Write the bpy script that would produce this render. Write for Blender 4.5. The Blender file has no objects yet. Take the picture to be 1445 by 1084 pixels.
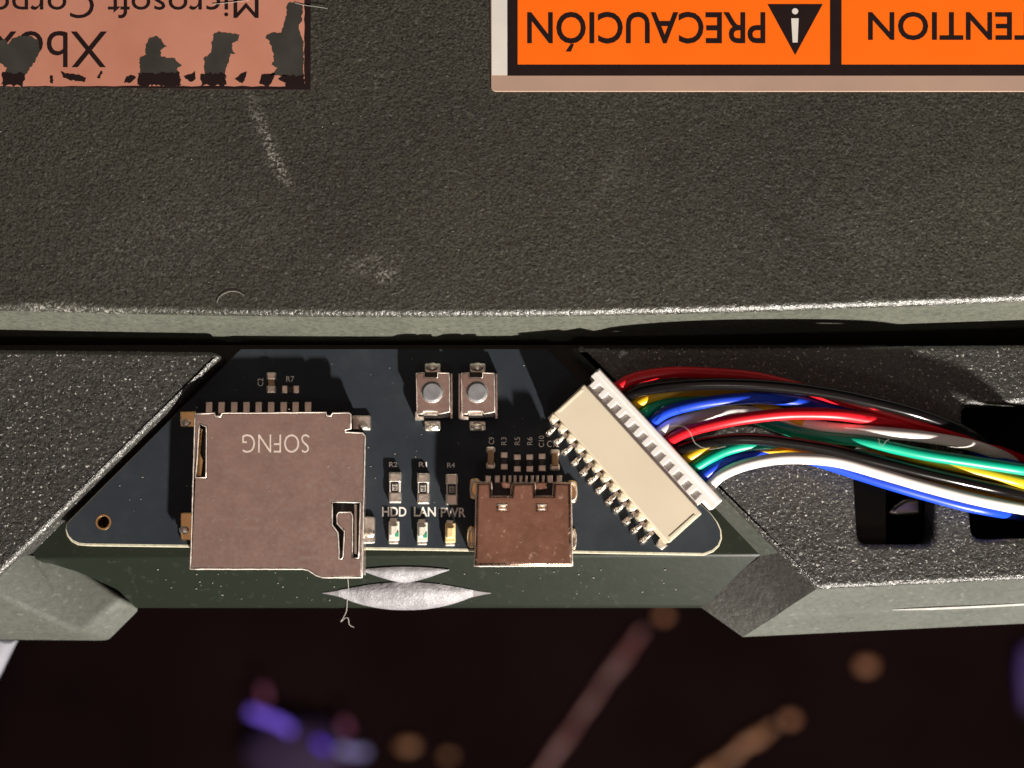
import bpy, bmesh, math, random
import numpy as np
from mathutils import Vector
from mathutils.geometry import tessellate_polygon

random.seed(7)
MM = 0.001
sc = bpy.context.scene
C = sc.collection

# ------------------------------------------------------------------ camera
F_PX, CX, CY = 1990.0, 722.5, 542.0          # photograph is 1445 x 1084
TILT = math.atan(258.0 / F_PX)               # looks a little towards the warning label
CAM_H = 116.0                                # mm above the circuit board
cam_data = bpy.data.cameras.new('camera')
cam_data.sensor_width = 36.0
cam_data.lens = 36.0 * F_PX / 1445.0
cam_data.clip_start = 0.005
cam_data.clip_end = 20.0
cam_data.dof.use_dof = True
cam_data.dof.focus_distance = 0.1155
cam_data.dof.aperture_fstop = 18.0
cam = bpy.data.objects.new('camera', cam_data)
C.objects.link(cam)
cam.location = (0, 0, CAM_H * MM)
cam.rotation_euler = (TILT, 0, 0)
sc.camera = cam

# ------------------------------------------------------------------ world and lamps
world = bpy.data.worlds.new('World')
sc.world = world
world.use_nodes = True
bgn = world.node_tree.nodes['Background']
bgn.inputs[0].default_value = (0.032, 0.030, 0.033, 1)
bgn.inputs[1].default_value = 1.0

def lamp(name, kind, loc, power, color, size, target=(0, 0, 0)):
    d = bpy.data.lights.new(name, kind)
    d.energy = power
    d.color = color
    if kind == 'AREA':
        d.shape = 'SQUARE'
        d.size = size
    else:
        d.shadow_soft_size = size
    o = bpy.data.objects.new(name, d)
    C.objects.link(o)
    o.location = loc
    o.rotation_euler = (Vector(target) - Vector(loc)).to_track_quat('-Z', 'Y').to_euler()
    return o

KEY_DIR = Vector((2.1, -4.7, 1.85)).normalized()
lamp('desk_lamp', 'POINT', KEY_DIR * 0.43, 26.0, (1.0, 0.93, 0.84), 0.0072)
lamp('ceiling_fill', 'AREA', (-0.05, 0.10, 1.1), 1.0, (1.0, 0.60, 0.46), 0.95, (-0.05, 0.10, 0))  # added area light, stands in for the warm ceiling mirrored in the metal

lamp('room_lamp', 'AREA', (0.03, -0.55, 0.78), 0.62, (1.0, 0.90, 0.80), 0.14)

sc.view_settings.view_transform = 'Standard'
sc.view_settings.look = 'None'
sc.view_settings.exposure = 0.0
sc.view_settings.gamma = 1.0
sc.render.engine = 'CYCLES'
sc.cycles.use_denoising = True
sc.cycles.max_bounces = 8

# ------------------------------------------------------------------ geometry helpers (millimetres)
CT, ST = math.cos(TILT), math.sin(TILT)

def ray(px, py):
    x, y, z = (px - CX) / F_PX, -(py - CY) / F_PX, -1.0
    return Vector((x, y * CT - z * ST, y * ST + z * CT))

def W(px, py, z):
    """point of the plane at height z (mm) that the pixel looks at"""
    d = ray(px, py)
    t = (z - CAM_H) / d.z
    return Vector((d.x * t, d.y * t, z))

def WP(px, py, p0, n):
    d = ray(px, py)
    o = Vector((0, 0, CAM_H))
    t = (p0 - o).dot(n) / d.dot(n)
    return o + d * t

def L(pts, z):
    return [W(x, y, z).to_2d() for x, y in pts]

ORG = {}

def thing(name, label, cat, loc=(0, 0, 0), group=None):
    o = bpy.data.objects.new(name, None)
    o.empty_display_size = 0.005
    C.objects.link(o)
    o.location = Vector(loc) * MM
    ORG[o] = Vector(loc)
    tag(o, label, cat, group)
    return o

def tag(o, label=None, cat=None, group=None, kind=None):
    if label: o['label'] = label
    if cat: o['category'] = cat
    if group: o['group'] = group
    if kind: o['kind'] = kind
    return o

def make_mesh(name, verts, faces, mat, smooth=False, off=Vector((0, 0, 0)), fix=True):
    me = bpy.data.meshes.new(name)
    me.from_pydata([(Vector(v) - off) * MM for v in verts], [], faces)
    if fix:
        bm = bmesh.new()
        bm.from_mesh(me)
        bmesh.ops.recalc_face_normals(bm, faces=bm.faces)
        bm.to_mesh(me)
        bm.free()
    me.materials.append(mat)
    if smooth:
        me.polygons.foreach_set('use_smooth', [True] * len(me.polygons))
        if smooth != 'all':
            me.set_sharp_from_angle(angle=math.radians(38))
            for p in me.polygons:            # flat caps keep a flat normal
                if len(p.vertices) == 3 and abs(p.normal.z) > 0.99: p.use_smooth = False
    return me

def add(name, vf, mat, parent=None, smooth=True, label=None, kind=None, fix=True, world=None):
    """one mesh object made of (verts, faces) in world millimetres"""
    off = ORG[parent] if parent else Vector(world or (0, 0, 0))
    o = bpy.data.objects.new(name, make_mesh(name, vf[0], vf[1], mat, smooth, off, fix))
    C.objects.link(o)
    if parent: o.parent = parent
    else: o.location = off * MM
    ORG[o] = off
    if label: o['label'] = label
    if kind: o['kind'] = kind
    return o

def place(name, me, loc, parent, rotz=0.0):
    """object that shares mesh data, placed at a world position (mm)"""
    o = bpy.data.objects.new(name, me)
    C.objects.link(o)
    o.parent = parent
    o.location = (Vector(loc) - ORG[parent]) * MM
    o.rotation_euler = (0, 0, rotz)
    ORG[o] = Vector(loc)
    return o

def merge(*vfs):
    V, Fc = [], []
    for v, f in vfs:
        k = len(V)
        V += list(v)
        Fc += [tuple(i + k for i in q) for q in f]
    return V, Fc

def area2(p):
    return sum(p[i][0] * p[(i + 1) % len(p)][1] - p[(i + 1) % len(p)][0] * p[i][1] for i in range(len(p)))

def offset_loop(p, d):
    n, out = len(p), []
    for i in range(n):
        a, b, c = Vector(p[i - 1]), Vector(p[i]), Vector(p[(i + 1) % n])
        e1, e2 = (b - a), (c - b)
        if e1.length < 1e-9 or e2.length < 1e-9:
            out.append(b); continue
        e1.normalize(); e2.normalize()
        n1, n2 = Vector((-e1.y, e1.x)), Vector((-e2.y, e2.x))
        m = n1 + n2
        if m.length < 1e-6:
            out.append(b + n1 * d); continue
        m.normalize()
        out.append(b + m * (d / max(0.35, m.dot(n1))))
    return out

def prism(loops, z0, z1, bev=0.0, segs=3, zf=None, bottom=True):
    """solid from 2-D loops (first outer, others holes), top edge rounded"""
    if not isinstance(loops[0][0], (list, tuple, Vector)):
        loops = [loops]
    fixed = []
    for k, p in enumerate(loops):
        p = [Vector((q[0], q[1])) for q in p]
        if (area2(p) > 0) != (k == 0): p.reverse()
        fixed.append(p)
    prof = [(0.0, z0), (0.0, z1 - bev)]
    if bev > 0:
        for k in range(1, segs + 1):
            a = math.pi / 2 * k / segs
            prof.append((bev * (1 - math.cos(a)), z1 - bev + bev * math.sin(a)))
    V, Fc, base, tops, bots = [], [], 0, [], []
    for p in fixed:
        n = len(p)
        for d, z in prof:
            for q in (offset_loop(p, d) if d else p):
                V.append(Vector((q[0], q[1], z)))
        for r in range(len(prof) - 1):
            for i in range(n):
                j = (i + 1) % n
                Fc.append((base + r * n + i, base + r * n + j, base + (r + 1) * n + j, base + (r + 1) * n + i))
        bots.append(list(range(base, base + n)))
        tops.append(list(range(base + (len(prof) - 1) * n, base + len(prof) * n)))
        base += n * len(prof)
    for group, ok in ((tops, True), (bots, bottom)):
        if not ok: continue
        flat = [i for g in group for i in g]
        tri = tessellate_polygon([[Vector((V[i].x, V[i].y, 0)) for i in g] for g in group])
        Fc += [tuple(flat[i] for i in t) for t in tri]
    if zf:
        V = [Vector((v.x, v.y, v.z + zf(v.x, v.y))) for v in V]
    return V, Fc

def roundpoly(pts, r, n=5):
    out = []
    m = len(pts)
    for i in range(m):
        rr = r[i] if isinstance(r, (list, tuple)) else r
        a, b, c = Vector(pts[i - 1]), Vector(pts[i]), Vector(pts[(i + 1) % m])
        if rr <= 0:
            out.append(b); continue
        u, v = (a - b), (c - b)
        k = min(rr, u.length * 0.48, v.length * 0.48)
        p, q = b + u.normalized() * k, b + v.normalized() * k
        for s in range(n + 1):
            t = s / n
            out.append(p * (1 - t) ** 2 + b * 2 * t * (1 - t) + q * t * t)
    return out

def rect(x0, y0, x1, y1, z, r=0.0):
    p = L([(x0, y0), (x1, y0), (x1, y1), (x0, y1)], z)
    return roundpoly(p, r) if r else p

def circle(c, r, n=28):
    return [Vector((c[0] + r * math.cos(2 * math.pi * i / n), c[1] + r * math.sin(2 * math.pi * i / n))) for i in range(n)]

def catmull(P, step=0.45):
    P = [Vector(p) for p in P]
    P = [P[0] * 2 - P[1]] + P + [P[-1] * 2 - P[-2]]
    out = []
    for i in range(1, len(P) - 2):
        p0, p1, p2, p3 = P[i - 1:i + 3]
        n = max(2, int((p2 - p1).length / step))
        for k in range(n):
            t = k / n
            out.append(0.5 * ((2 * p1) + (p2 - p0) * t + (2 * p0 - 5 * p1 + 4 * p2 - p3) * t * t + (3 * p1 - p0 - 3 * p2 + p3) * t ** 3))
    out.append(P[-2])
    return out

def tube(path, r, n=12, raw=False, rf=None):
    pts = path if raw else catmull(path)
    V, Fc = [], []
    up = Vector((0, 0, 1))
    prev = None
    for i, p in enumerate(pts):
        t = (pts[min(i + 1, len(pts) - 1)] - pts[max(i - 1, 0)]).normalized()
        if prev is None:
            s = t.cross(up)
            if s.length < 1e-4: s = Vector((1, 0, 0))
        else:
            s = prev - t * prev.dot(t)
        s.normalize(); prev = s
        b = s.cross(t)
        rr = r * (rf(i / (len(pts) - 1)) if rf else 1)
        for k in range(n):
            a = 2 * math.pi * k / n
            V.append(p + (s * math.cos(a) + b * math.sin(a)) * rr)
    for i in range(len(pts) - 1):
        for k in range(n):
            m = (k + 1) % n
            Fc.append((i * n + k, i * n + m, (i + 1) * n + m, (i + 1) * n + k))
    Fc.append(tuple(range(n)))
    Fc.append(tuple(range(len(V) - n, len(V))))
    return V, Fc

def blob(c, rx, ry, rz, n=16, m=8, zmin=-1.0, jit=0.0):
    """low dome or ellipsoid"""
    V, Fc = [], []
    a0 = math.asin(max(-1, zmin))
    for j in range(m + 1):
        a = a0 + (math.pi / 2 - a0) * j / m
        for i in range(n):
            b = 2 * math.pi * i / n
            k = 1 + random.uniform(-jit, jit)
            V.append(Vector((c[0] + rx * k * math.cos(a) * math.cos(b), c[1] + ry * k * math.cos(a) * math.sin(b), c[2] + rz * k * math.sin(a))))
    for j in range(m):
        for i in range(n):
            q = (i + 1) % n
            Fc.append((j * n + i, j * n + q, (j + 1) * n + q, (j + 1) * n + i))
    Fc.append(tuple(range(n)))
    return V, Fc

def text_vf(s, box, z, rot=0, bold=0.0, res=4):
    """flat print that fills a pixel box; rot in quarter turns (counter-clockwise)"""
    cu = bpy.data.curves.new('print', 'FONT')
    cu.body = s
    cu.size = 1.0
    cu.offset = bold
    cu.resolution_u = res
    cu.fill_mode = 'FRONT'
    tmp = bpy.data.objects.new('print', cu)
    C.objects.link(tmp)
    bpy.context.view_layer.update()
    dg = bpy.context.evaluated_depsgraph_get()
    me = bpy.data.meshes.new_from_object(tmp.evaluated_get(dg))
    P = [(v.co.x, v.co.y) for v in me.vertices]
    Fc = [tuple(p.vertices) for p in me.polygons]
    bpy.data.objects.remove(tmp)
    bpy.data.meshes.remove(me)
    bpy.data.curves.remove(cu)
    xs, ys = [p[0] for p in P], [p[1] for p in P]
    x0, x1, y0, y1 = min(xs), max(xs), min(ys), max(ys)
    V = []
    for x, y in P:
        u, v = (x - x0) / (x1 - x0), (y - y0) / (y1 - y0)
        if rot == 1: u, v = 1 - v, u
        elif rot == 2: u, v = 1 - u, 1 - v
        elif rot == 3: u, v = v, 1 - u
        V.append(W(box[0] + (box[2] - box[0]) * u, box[3] + (box[1] - box[3]) * v, z))
    return V, Fc

# ------------------------------------------------------------------ materials
def nodes(name):
    m = bpy.data.materials.new(name)
    m.use_nodes = True
    nt = m.node_tree
    return m, nt, nt.nodes['Principled BSDF']

def inp(b, **kw):
    for k, v in kw.items():
        key = {'color': 'Base Color', 'rough': 'Roughness', 'metal': 'Metallic', 'ior': 'IOR', 'spec': 'Specular IOR Level',
               'coat': 'Coat Weight', 'trans': 'Transmission Weight', 'sss': 'Subsurface Weight', 'aniso': 'Anisotropic'}[k]
        b.inputs[key].default_value = (*v, 1) if k == 'color' else v

def tex(nt, scale, detail=3, rough=0.55, kind='ShaderNodeTexNoise'):
    tc = nt.nodes.new('ShaderNodeTexCoord')
    n = nt.nodes.new(kind)
    n.inputs['Scale'].default_value = scale
    if kind == 'ShaderNodeTexNoise':
        n.inputs['Detail'].default_value = detail
        n.inputs['Roughness'].default_value = rough
    nt.links.new(tc.outputs['Object'], n.inputs['Vector'])
    return n

def ramp(nt, src, stops):
    r = nt.nodes.new('ShaderNodeValToRGB')
    el = r.color_ramp.elements
    while len(el) > 1: el.remove(el[0])
    el[0].position, el[0].color = stops[0][0], (*stops[0][1], 1)
    for p, c in stops[1:]:
        e = el.new(p); e.color = (*c, 1)
    nt.links.new(src, r.inputs[0])
    return r

def bump(nt, b, src, dist, strength=1.0):
    n = nt.nodes.new('ShaderNodeBump')
    n.inputs['Distance'].default_value = dist
    n.inputs['Strength'].default_value = strength
    nt.links.new(src, n.inputs['Height'])
    nt.links.new(n.outputs[0], b.inputs['Normal'])
    return n

def mathn(nt, op, a, b=None):
    n = nt.nodes.new('ShaderNodeMath')
    n.operation = op
    for i, v in enumerate((a, b)):
        if v is None: continue
        if isinstance(v, (int, float)): n.inputs[i].default_value = v
        else: nt.links.new(v, n.inputs[i])
    return n.outputs[0]

def mixc(nt, fac, a, b):
    n = nt.nodes.new('ShaderNodeMix')
    n.data_type = 'RGBA'
    nt.links.new(fac, n.inputs['Factor'])
    for k, v in ((6, a), (7, b)):
        if isinstance(v, tuple): n.inputs[k].default_value = (*v, 1)
        else: nt.links.new(v, n.inputs[k])
    return n.outputs[2]

def plain(name, color, rough=0.5, metal=0.0, spec=0.5, var=0.12, vscale=900, bumpd=0.0, bscale=3000, **kw):
    m, nt, b = nodes(name)
    inp(b, rough=rough, metal=metal, spec=spec, **kw)
    n = tex(nt, vscale)
    lo = tuple(c * (1 - var) for c in color); hi = tuple(min(1, c * (1 + var)) for c in color)
    r = ramp(nt, n.outputs['Fac'], [(0.3, lo), (0.7, hi)])
    nt.links.new(r.outputs[0], b.inputs['Base Color'])
    if bumpd:
        n2 = tex(nt, bscale, 4)
        bump(nt, b, n2.outputs['Fac'], bumpd)
    return m

def textured_plastic(name, color, grain, dist, rough, spec=0.5, scuffs=(), sparkle=0.10, pits=0.62, var=0.2, spot=(0.62, 0.70), tone=(0.36, 0.35, 0.32), fs=0.8, rvar=1.0):
    """pebbled moulded plastic with sparse painted glints and worn patches"""
    m, nt, b = nodes(name)
    inp(b, spec=spec)
    tc = nt.nodes.new('ShaderNodeTexCoord')
    g = tex(nt, grain, 3, 0.6)
    g2 = tex(nt, grain * 0.42, 2, 0.5)
    big = tex(nt, 55, 4, 0.6)
    h = mathn(nt, 'ADD', mathn(nt, 'MULTIPLY', g.outputs['Fac'], 0.7), mathn(nt, 'MULTIPLY', g2.outputs['Fac'], 0.5))
    bump(nt, b, h, dist)
    lo = tuple(c * (1 - var) for c in color); hi = tuple(c * (1 + var) for c in color)
    col = ramp(nt, big.outputs['Fac'], [(0.3, lo), (0.7, hi)]).outputs[0]
    fine = tex(nt, grain * fs, 2, 0.5)
    pit = ramp(nt, fine.outputs['Fac'], [(0.36, (pits,) * 3), (0.55, (1,) * 3), (0.74, (1.0,) * 3)]).outputs[0]
    mm = nt.nodes.new('ShaderNodeMix'); mm.data_type = 'RGBA'; mm.blend_type = 'MULTIPLY'
    mm.inputs['Factor'].default_value = 1.0
    nt.links.new(col, mm.inputs[6]); nt.links.new(pit, mm.inputs[7])
    col = mm.outputs[2]
    # glints of the grain, painted as pale specks
    sp = tex(nt, grain * 0.7, 2, 0.6)
    spk = ramp(nt, sp.outputs['Fac'], [(spot[0], (0,) * 3), (spot[1], (1,) * 3)]).outputs[0]
    thr = mathn(nt, 'MULTIPLY', spk, sparkle)
    for (cx, cy, ang, lx, ly, amt) in scuffs:
        mp = nt.nodes.new('ShaderNodeMapping')
        mp.vector_type = 'TEXTURE'
        mp.inputs['Location'].default_value = (cx * MM, cy * MM, 0)
        mp.inputs['Rotation'].default_value = (0, 0, ang)
        mp.inputs['Scale'].default_value = (lx * MM, ly * MM, 1)
        nt.links.new(tc.outputs['Object'], mp.inputs['Vector'])
        ln = nt.nodes.new('ShaderNodeVectorMath'); ln.operation = 'LENGTH'
        sepz = nt.nodes.new('ShaderNodeVectorMath'); sepz.operation = 'MULTIPLY'
        sepz.inputs[1].default_value = (1, 1, 0)
        nt.links.new(mp.outputs[0], sepz.inputs[0]); nt.links.new(sepz.outputs[0], ln.inputs[0])
        mr = nt.nodes.new('ShaderNodeMapRange')
        mr.interpolation_type = 'SMOOTHSTEP'
        mr.inputs['From Min'].default_value = 1.0; mr.inputs['From Max'].default_value = 0.0
        mr.inputs['To Min'].default_value = 0.0; mr.inputs['To Max'].default_value = amt
        nt.links.new(ln.outputs['Value'], mr.inputs['Value'])
        wn = ramp(nt, g.outputs['Fac'], [(0.48, (0,) * 3), (0.72, (1,) * 3)]).outputs[0]
        thr = mathn(nt, 'ADD', thr, mathn(nt, 'MULTIPLY', mr.outputs[0], wn))
    thr = mathn(nt, 'MINIMUM', thr, 1.0)
    col = mixc(nt, thr, col, tone)
    nt.links.new(col, b.inputs['Base Color'])
    rr = ramp(nt, g2.outputs['Fac'], [(0.3, (rough - 0.08 * rvar,) * 3), (0.7, (rough + 0.1 * rvar,) * 3)])
    nt.links.new(rr.outputs[0], b.inputs['Roughness'])
    return m

def metal(name, color, rough, grain=2200, dist=2e-6, tone=0.12, spots=0.0):
    m, nt, b = nodes(name)
    inp(b, metal=1.0, aniso=0.0)
    n = tex(nt, grain * 0.25, 5, 0.65)
    lo = tuple(c * (1 - tone) for c in color); hi = tuple(min(1, c * (1 + tone)) for c in color)
    col = ramp(nt, n.outputs['Fac'], [(0.32, lo), (0.68, hi)]).outputs[0]
    nt.links.new(col, b.inputs['Base Color'])
    n2 = tex(nt, grain, 4, 0.6)
    rr = ramp(nt, n2.outputs['Fac'], [(0.3, (max(0.05, rough - 0.08),) * 3), (0.72, (rough + 0.10,) * 3)])
    nt.links.new(rr.outputs[0], b.inputs['Roughness'])
    bump(nt, b, n2.outputs['Fac'], dist)
    if spots:
        n3 = tex(nt, grain * 1.3, 3, 0.7)
        sp = ramp(nt, n3.outputs['Fac'], [(0.60, (0,) * 3), (0.70, (spots,) * 3)])
        nt.links.new(mathn(nt, 'MINIMUM', mathn(nt, 'ADD', rr.outputs[0], sp.outputs[0]), 1.0), b.inputs['Roughness'])
    return m

def pscuff(px, py, deg, lx, ly, amt):
    p = W(px, py, 5.0)
    return (p.x, p.y - 20.0, math.radians(deg), lx, ly, amt)
M = {}
M['panel'] = textured_plastic('panel_plastic', (0.0360, 0.0360, 0.0270), 4300, 1.25e-4, 0.33, 0.8, pits=0.36, fs=1.05, spot=(0.60, 0.70),
    scuffs=[pscuff(375, 190, -68, 5.5, 0.9, 0.75), pscuff(395, 238, -55, 2.6, 0.8, 0.8), pscuff(545, 390, 20, 1.6, 0.9, 0.9), pscuff(520, 372, 10, 3.5, 1.6, 0.35),
            pscuff(70, 434, 0, 4.6, 0.75, 1.0), pscuff(150, 440, 0, 5.0, 0.5, 0.7), pscuff(250, 330, 15, 15, 7, 0.14), pscuff(860, 250, 60, 5, 1.2, 0.18), pscuff(1210, 330, -20, 7, 2, 0.14)], sparkle=0.12)
M['trim'] = textured_plastic('trim_plastic', (0.043, 0.042, 0.038), 5000, 1.5e-4, 0.32, 0.75, sparkle=0.75, pits=0.45, spot=(0.63, 0.71), tone=(0.60, 0.59, 0.55))  # the pale speck colour stands in for glints
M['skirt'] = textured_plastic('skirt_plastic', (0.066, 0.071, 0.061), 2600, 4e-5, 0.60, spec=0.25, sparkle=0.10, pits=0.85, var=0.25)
M['inner'] = textured_plastic('shaded_skirt_plastic', (0.037, 0.036, 0.032), 3600, 7e-5, 0.45, spec=0.4, sparkle=0.08, pits=0.8)  # darker copy for the skirt end, shade put into the colour
M['brightened'] = textured_plastic('brightened_panel_plastic', (0.088, 0.092, 0.074), 3000, 5e-5, 0.45, sparkle=0.12, pits=0.75)  # lighter copy of the panel plastic, light on the wall put into the colour
M['tray'] = textured_plastic('tray_plastic', (0.0100, 0.0130, 0.0086), 2000, 8e-6, 0.34, spec=0.22, sparkle=0.02, pits=1.0, var=0.08, rvar=0.12)
M['glint_grey'] = plain('painted_glint_grey', (0.40, 0.40, 0.38), 0.2, spec=0.8)  # pale grey stands in for the glints along the seam
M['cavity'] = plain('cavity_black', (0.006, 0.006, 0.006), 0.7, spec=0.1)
M['bracket'] = plain('bracket_grey', (0.34, 0.32, 0.31), 0.3, metal=1.0)

m, nt, b = nodes('solder_mask')
inp(b, rough=0.42, spec=0.05)
n = tex(nt, 160, 5, 0.65)
r = ramp(nt, n.outputs['Fac'], [(0.3, (0.022, 0.027, 0.034)), (0.55, (0.029, 0.035, 0.042)), (0.75, (0.041, 0.048, 0.055))])
nt.links.new(r.outputs[0], b.inputs['Base Color'])
n2 = tex(nt, 1400, 4, 0.7)
bump(nt, b, n2.outputs['Fac'], 6e-6)
M['mask'] = m
M['fr4'] = plain('board_edge', (0.48, 0.45, 0.34), 0.45, var=0.2, vscale=3000)
M['steel'] = metal('shell_steel', (0.66, 0.575, 0.53), 0.30, 2600, 3e-6, 0.10, spots=0.10)
M['usb'] = metal('port_steel', (0.54, 0.35, 0.26), 0.24, 1500, 6e-6, 0.2, spots=0.4)
M['tin'] = metal('tinned_solder', (0.84, 0.79, 0.70), 0.42, 3500, 3e-5, 0.15)
M['solder'] = metal('bright_solder', (0.88, 0.84, 0.78), 0.24, 3000, 4e-5, 0.1)
M['highlight'] = metal('highlight_metal', (0.92, 0.82, 0.75), 0.62, 3000, 1e-5, 0.12)  # paler metal that paints the highlight on cut sheet edges
M['gold'] = metal('gold_plate', (0.80, 0.58, 0.28), 0.28, 2000, 3e-6)
M['cream'] = plain('cream_nylon', (0.64, 0.565, 0.43), 0.42, var=0.035, vscale=260, bumpd=3e-6, bscale=2500, sss=0.0)
M['nylon'] = plain('white_nylon', (0.74, 0.71, 0.68), 0.40, var=0.04, vscale=300, bumpd=2e-6)
M['nylon'].node_tree.nodes['Principled BSDF'].inputs['Subsurface Weight'].default_value = 0.25
M['nylon'].node_tree.nodes['Principled BSDF'].inputs['Subsurface Radius'].default_value = (0.0006, 0.0005, 0.0004)
WIRE = {'red': (0.66, 0.010, 0.020), 'black': (0.006, 0.005, 0.005), 'yellow': (0.70, 0.43, 0.010),
        'green': (0.0, 0.36, 0.22), 'blue': (0.010, 0.055, 0.60), 'white': (0.84, 0.79, 0.76)}
for k, c in WIRE.items():
    M['wire_' + k] = plain('wire_' + k, c, 0.17 if k == 'black' else 0.36, spec=0.32 if k == 'black' else 0.38, var=0.10, vscale=220, bumpd=8e-6, bscale=500)
M['cap'] = plain('ceramic_tan', (0.40, 0.25, 0.13), 0.35, var=0.1)
M['res_black'] = plain('resistor_black', (0.02, 0.018, 0.018), 0.4)
M['ink'] = plain('black_ink', (0.015, 0.008, 0.008), 0.6, spec=0.15)
M['res_white'] = plain('resistor_print', (0.62, 0.58, 0.52), 0.5)
M['silk'] = plain('white_silkscreen', (0.76, 0.73, 0.69), 0.6, var=0.1, vscale=3000)
M['engrave'] = plain('laser_mark', (0.62, 0.52, 0.46), 0.6, var=0.15, vscale=4000)
M['led_body'] = plain('led_white', (0.74, 0.70, 0.60), 0.35, var=0.12, vscale=2500)
M['led_amber'] = plain('led_amber', (0.80, 0.60, 0.30), 0.30, var=0.15, vscale=2500)
M['led_green'] = plain('led_green', (0.05, 0.40, 0.22), 0.35)
M['knob'] = plain('button_grey', (0.20, 0.20, 0.21), 0.38, var=0.18, vscale=1200)
M['black_plastic'] = plain('black_plastic', (0.012, 0.010, 0.010), 0.4)
M['orange'] = plain('orange_print', (1.0, 0.150, 0.001), 0.45, var=0.03, vscale=250)
M['label_white'] = plain('label_white', (0.70, 0.66, 0.61), 0.5, var=0.05, vscale=300)
m, nt, b = nodes('foil_warm_reflection')  # silver foil, warm ceiling reflection put into its colour
inp(b, rough=0.42, metal=0.35)
n = tex(nt, 120, 4, 0.6)
r = ramp(nt, n.outputs['Fac'], [(0.3, (0.62, 0.255, 0.170)), (0.7, (0.74, 0.335, 0.235))])
nt.links.new(r.outputs[0], b.inputs['Base Color'])
M['foil'] = m
M['label_edge'] = plain('label_edge', (0.47, 0.32, 0.245), 0.42, metal=0.15, var=0.06, vscale=200)  # silver border, its pinkish reflection put into the colour
m, nt, b = nodes('frosted_lens')
inp(b, rough=0.42, sss=0.3)
n0 = tex(nt, 700, 4, 0.65)
nt.links.new(ramp(nt, n0.outputs['Fac'], [(0.3, (0.15, 0.145, 0.158)), (0.7, (0.33, 0.32, 0.34))]).outputs[0], b.inputs['Base Color'])
b.inputs['Subsurface Radius'].default_value = (0.0012, 0.0011, 0.0011)
n = tex(nt, 2400, 4, 0.7)
bump(nt, b, n.outputs['Fac'], 1.2e-4)
M['lens'] = m
M['lens_rim'] = plain('lens_rim', (0.14, 0.13, 0.135), 0.35, var=0.2, vscale=1200)
M['table'] = plain('dark_table', (0.0055, 0.0024, 0.0026), 0.9, spec=0.02, var=0.4, vscale=12)
M['rod_rose'] = plain('rod_rose', (0.115, 0.036, 0.036), 0.45, var=0.3, vscale=60)
M['rod_tan'] = plain('rod_tan', (0.20, 0.082, 0.034), 0.45, var=0.3, vscale=60)
M['bead'] = plain('bead_peach', (0.26, 0.105, 0.05), 0.45, var=0.2, vscale=60)
M['gadget'] = plain('gadget_dark', (0.024, 0.014, 0.036), 0.7, spec=0.1)
M['pale'] = plain('pale_sleeve', (0.20, 0.20, 0.23), 0.5)
M['lint'] = plain('lint', (0.30, 0.29, 0.26), 0.8, spec=0.2)

def glow(name, color, s):
    m, nt, b = nodes(name)
    inp(b, color=(0.02, 0.02, 0.03), rough=0.3)
    b.inputs['Emission Color'].default_value = (*color, 1)
    b.inputs['Emission Strength'].default_value = s
    return m
M['glow_blue'] = glow('led_violet', (0.22, 0.11, 0.85), 1.0)
M['glow_blue2'] = glow('led_blue', (0.10, 0.02, 0.80), 0.8)
M['glow_strip'] = glow('led_strip', (0.22, 0.06, 0.60), 0.14)
M['glow_pink'] = glow('led_pink', (0.55, 0.10, 0.22), 0.30)
M['glow_pale'] = glow('led_pale', (0.35, 0.30, 0.62), 0.7)

# ------------------------------------------------------------------ background: dark table far below
BZ = -450.0
BS = (CAM_H - BZ) / 416.0
add('tabletop', prism([(-900, -1100), (900, -1100), (900, 500), (-900, 500)], BZ - 20, BZ), M['table'], smooth=False, kind='structure')

# ------------------------------------------------------------------ console case
ZP, ZT, ZF = 5.0, 0.9, -1.7
case = thing('console_case', 'charcoal textured plastic console case with stickers and an opened recess', 'console', (0, 20, -14))

# upper panel: lofted, front edge rounded, wall running down behind the board
ex = [-420, 0, 200, 400, 600, 800, 1000, 1200, 1445, 1900]
ey = [428, 436, 443, 447, 447, 445, 440, 434, 426, 408]
wy = [474, 478, 481.5, 484, 484.5, 480, 475, 470, 465, 452]
fe, fw = np.polyfit(ex, ey, 4), np.polyfit(ex, wy, 4)
cols = list(range(-420, 1901, 15))
V, Fc, nrow = [], [], 0
for x in cols:
    top = W(x, np.polyval(fe, x), ZP)
    low = W(x, np.polyval(fw, x), -0.3)
    R = 0.66
    slope = (top.y - low.y) / (ZP + 0.3)
    prof = [(60.0, 0.0), (R, 0.0)]
    for k in range(1, 7):
        a = math.pi / 2 * k / 6
        prof.append((R * (1 - math.sin(a)), R * (1 - math.cos(a))))
    for k in range(1, 9):
        prof.append((-slope * (R + k * 1.0 - R), R + k * 1.55))
    for dy, dz in prof:
        y = top.y + dy + (-slope * max(0, dz - R) * 0.0)
        V.append(Vector((top.x, y, ZP - dz)))
    nrow = len(prof)
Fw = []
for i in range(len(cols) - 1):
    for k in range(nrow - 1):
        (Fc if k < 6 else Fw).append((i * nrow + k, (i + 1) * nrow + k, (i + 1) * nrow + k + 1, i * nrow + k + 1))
def used(V, F):
    ids = sorted({i for f in F for i in f}); mp = {a: b for b, a in enumerate(ids)}
    return [V[i] for i in ids], [tuple(mp[i] for i in f) for f in F]
add('panel_wall', used(V, Fw), M['brightened'], case, smooth='all', label='smooth satin wall below the rounded panel edge, its light put into the colour')
V, Fc = used(V, Fc)
panel = add('panel', (V, Fc), M['panel'], case, smooth='all', label='large charcoal pebbled panel carrying the stickers')
bodyy = W(700, 300, 0).y
add('panel_body', prism([(-90, bodyy), (90, bodyy), (90, 80), (-90, 80)], -14, ZP - 1.5), M['panel'], case, smooth=False)

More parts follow.
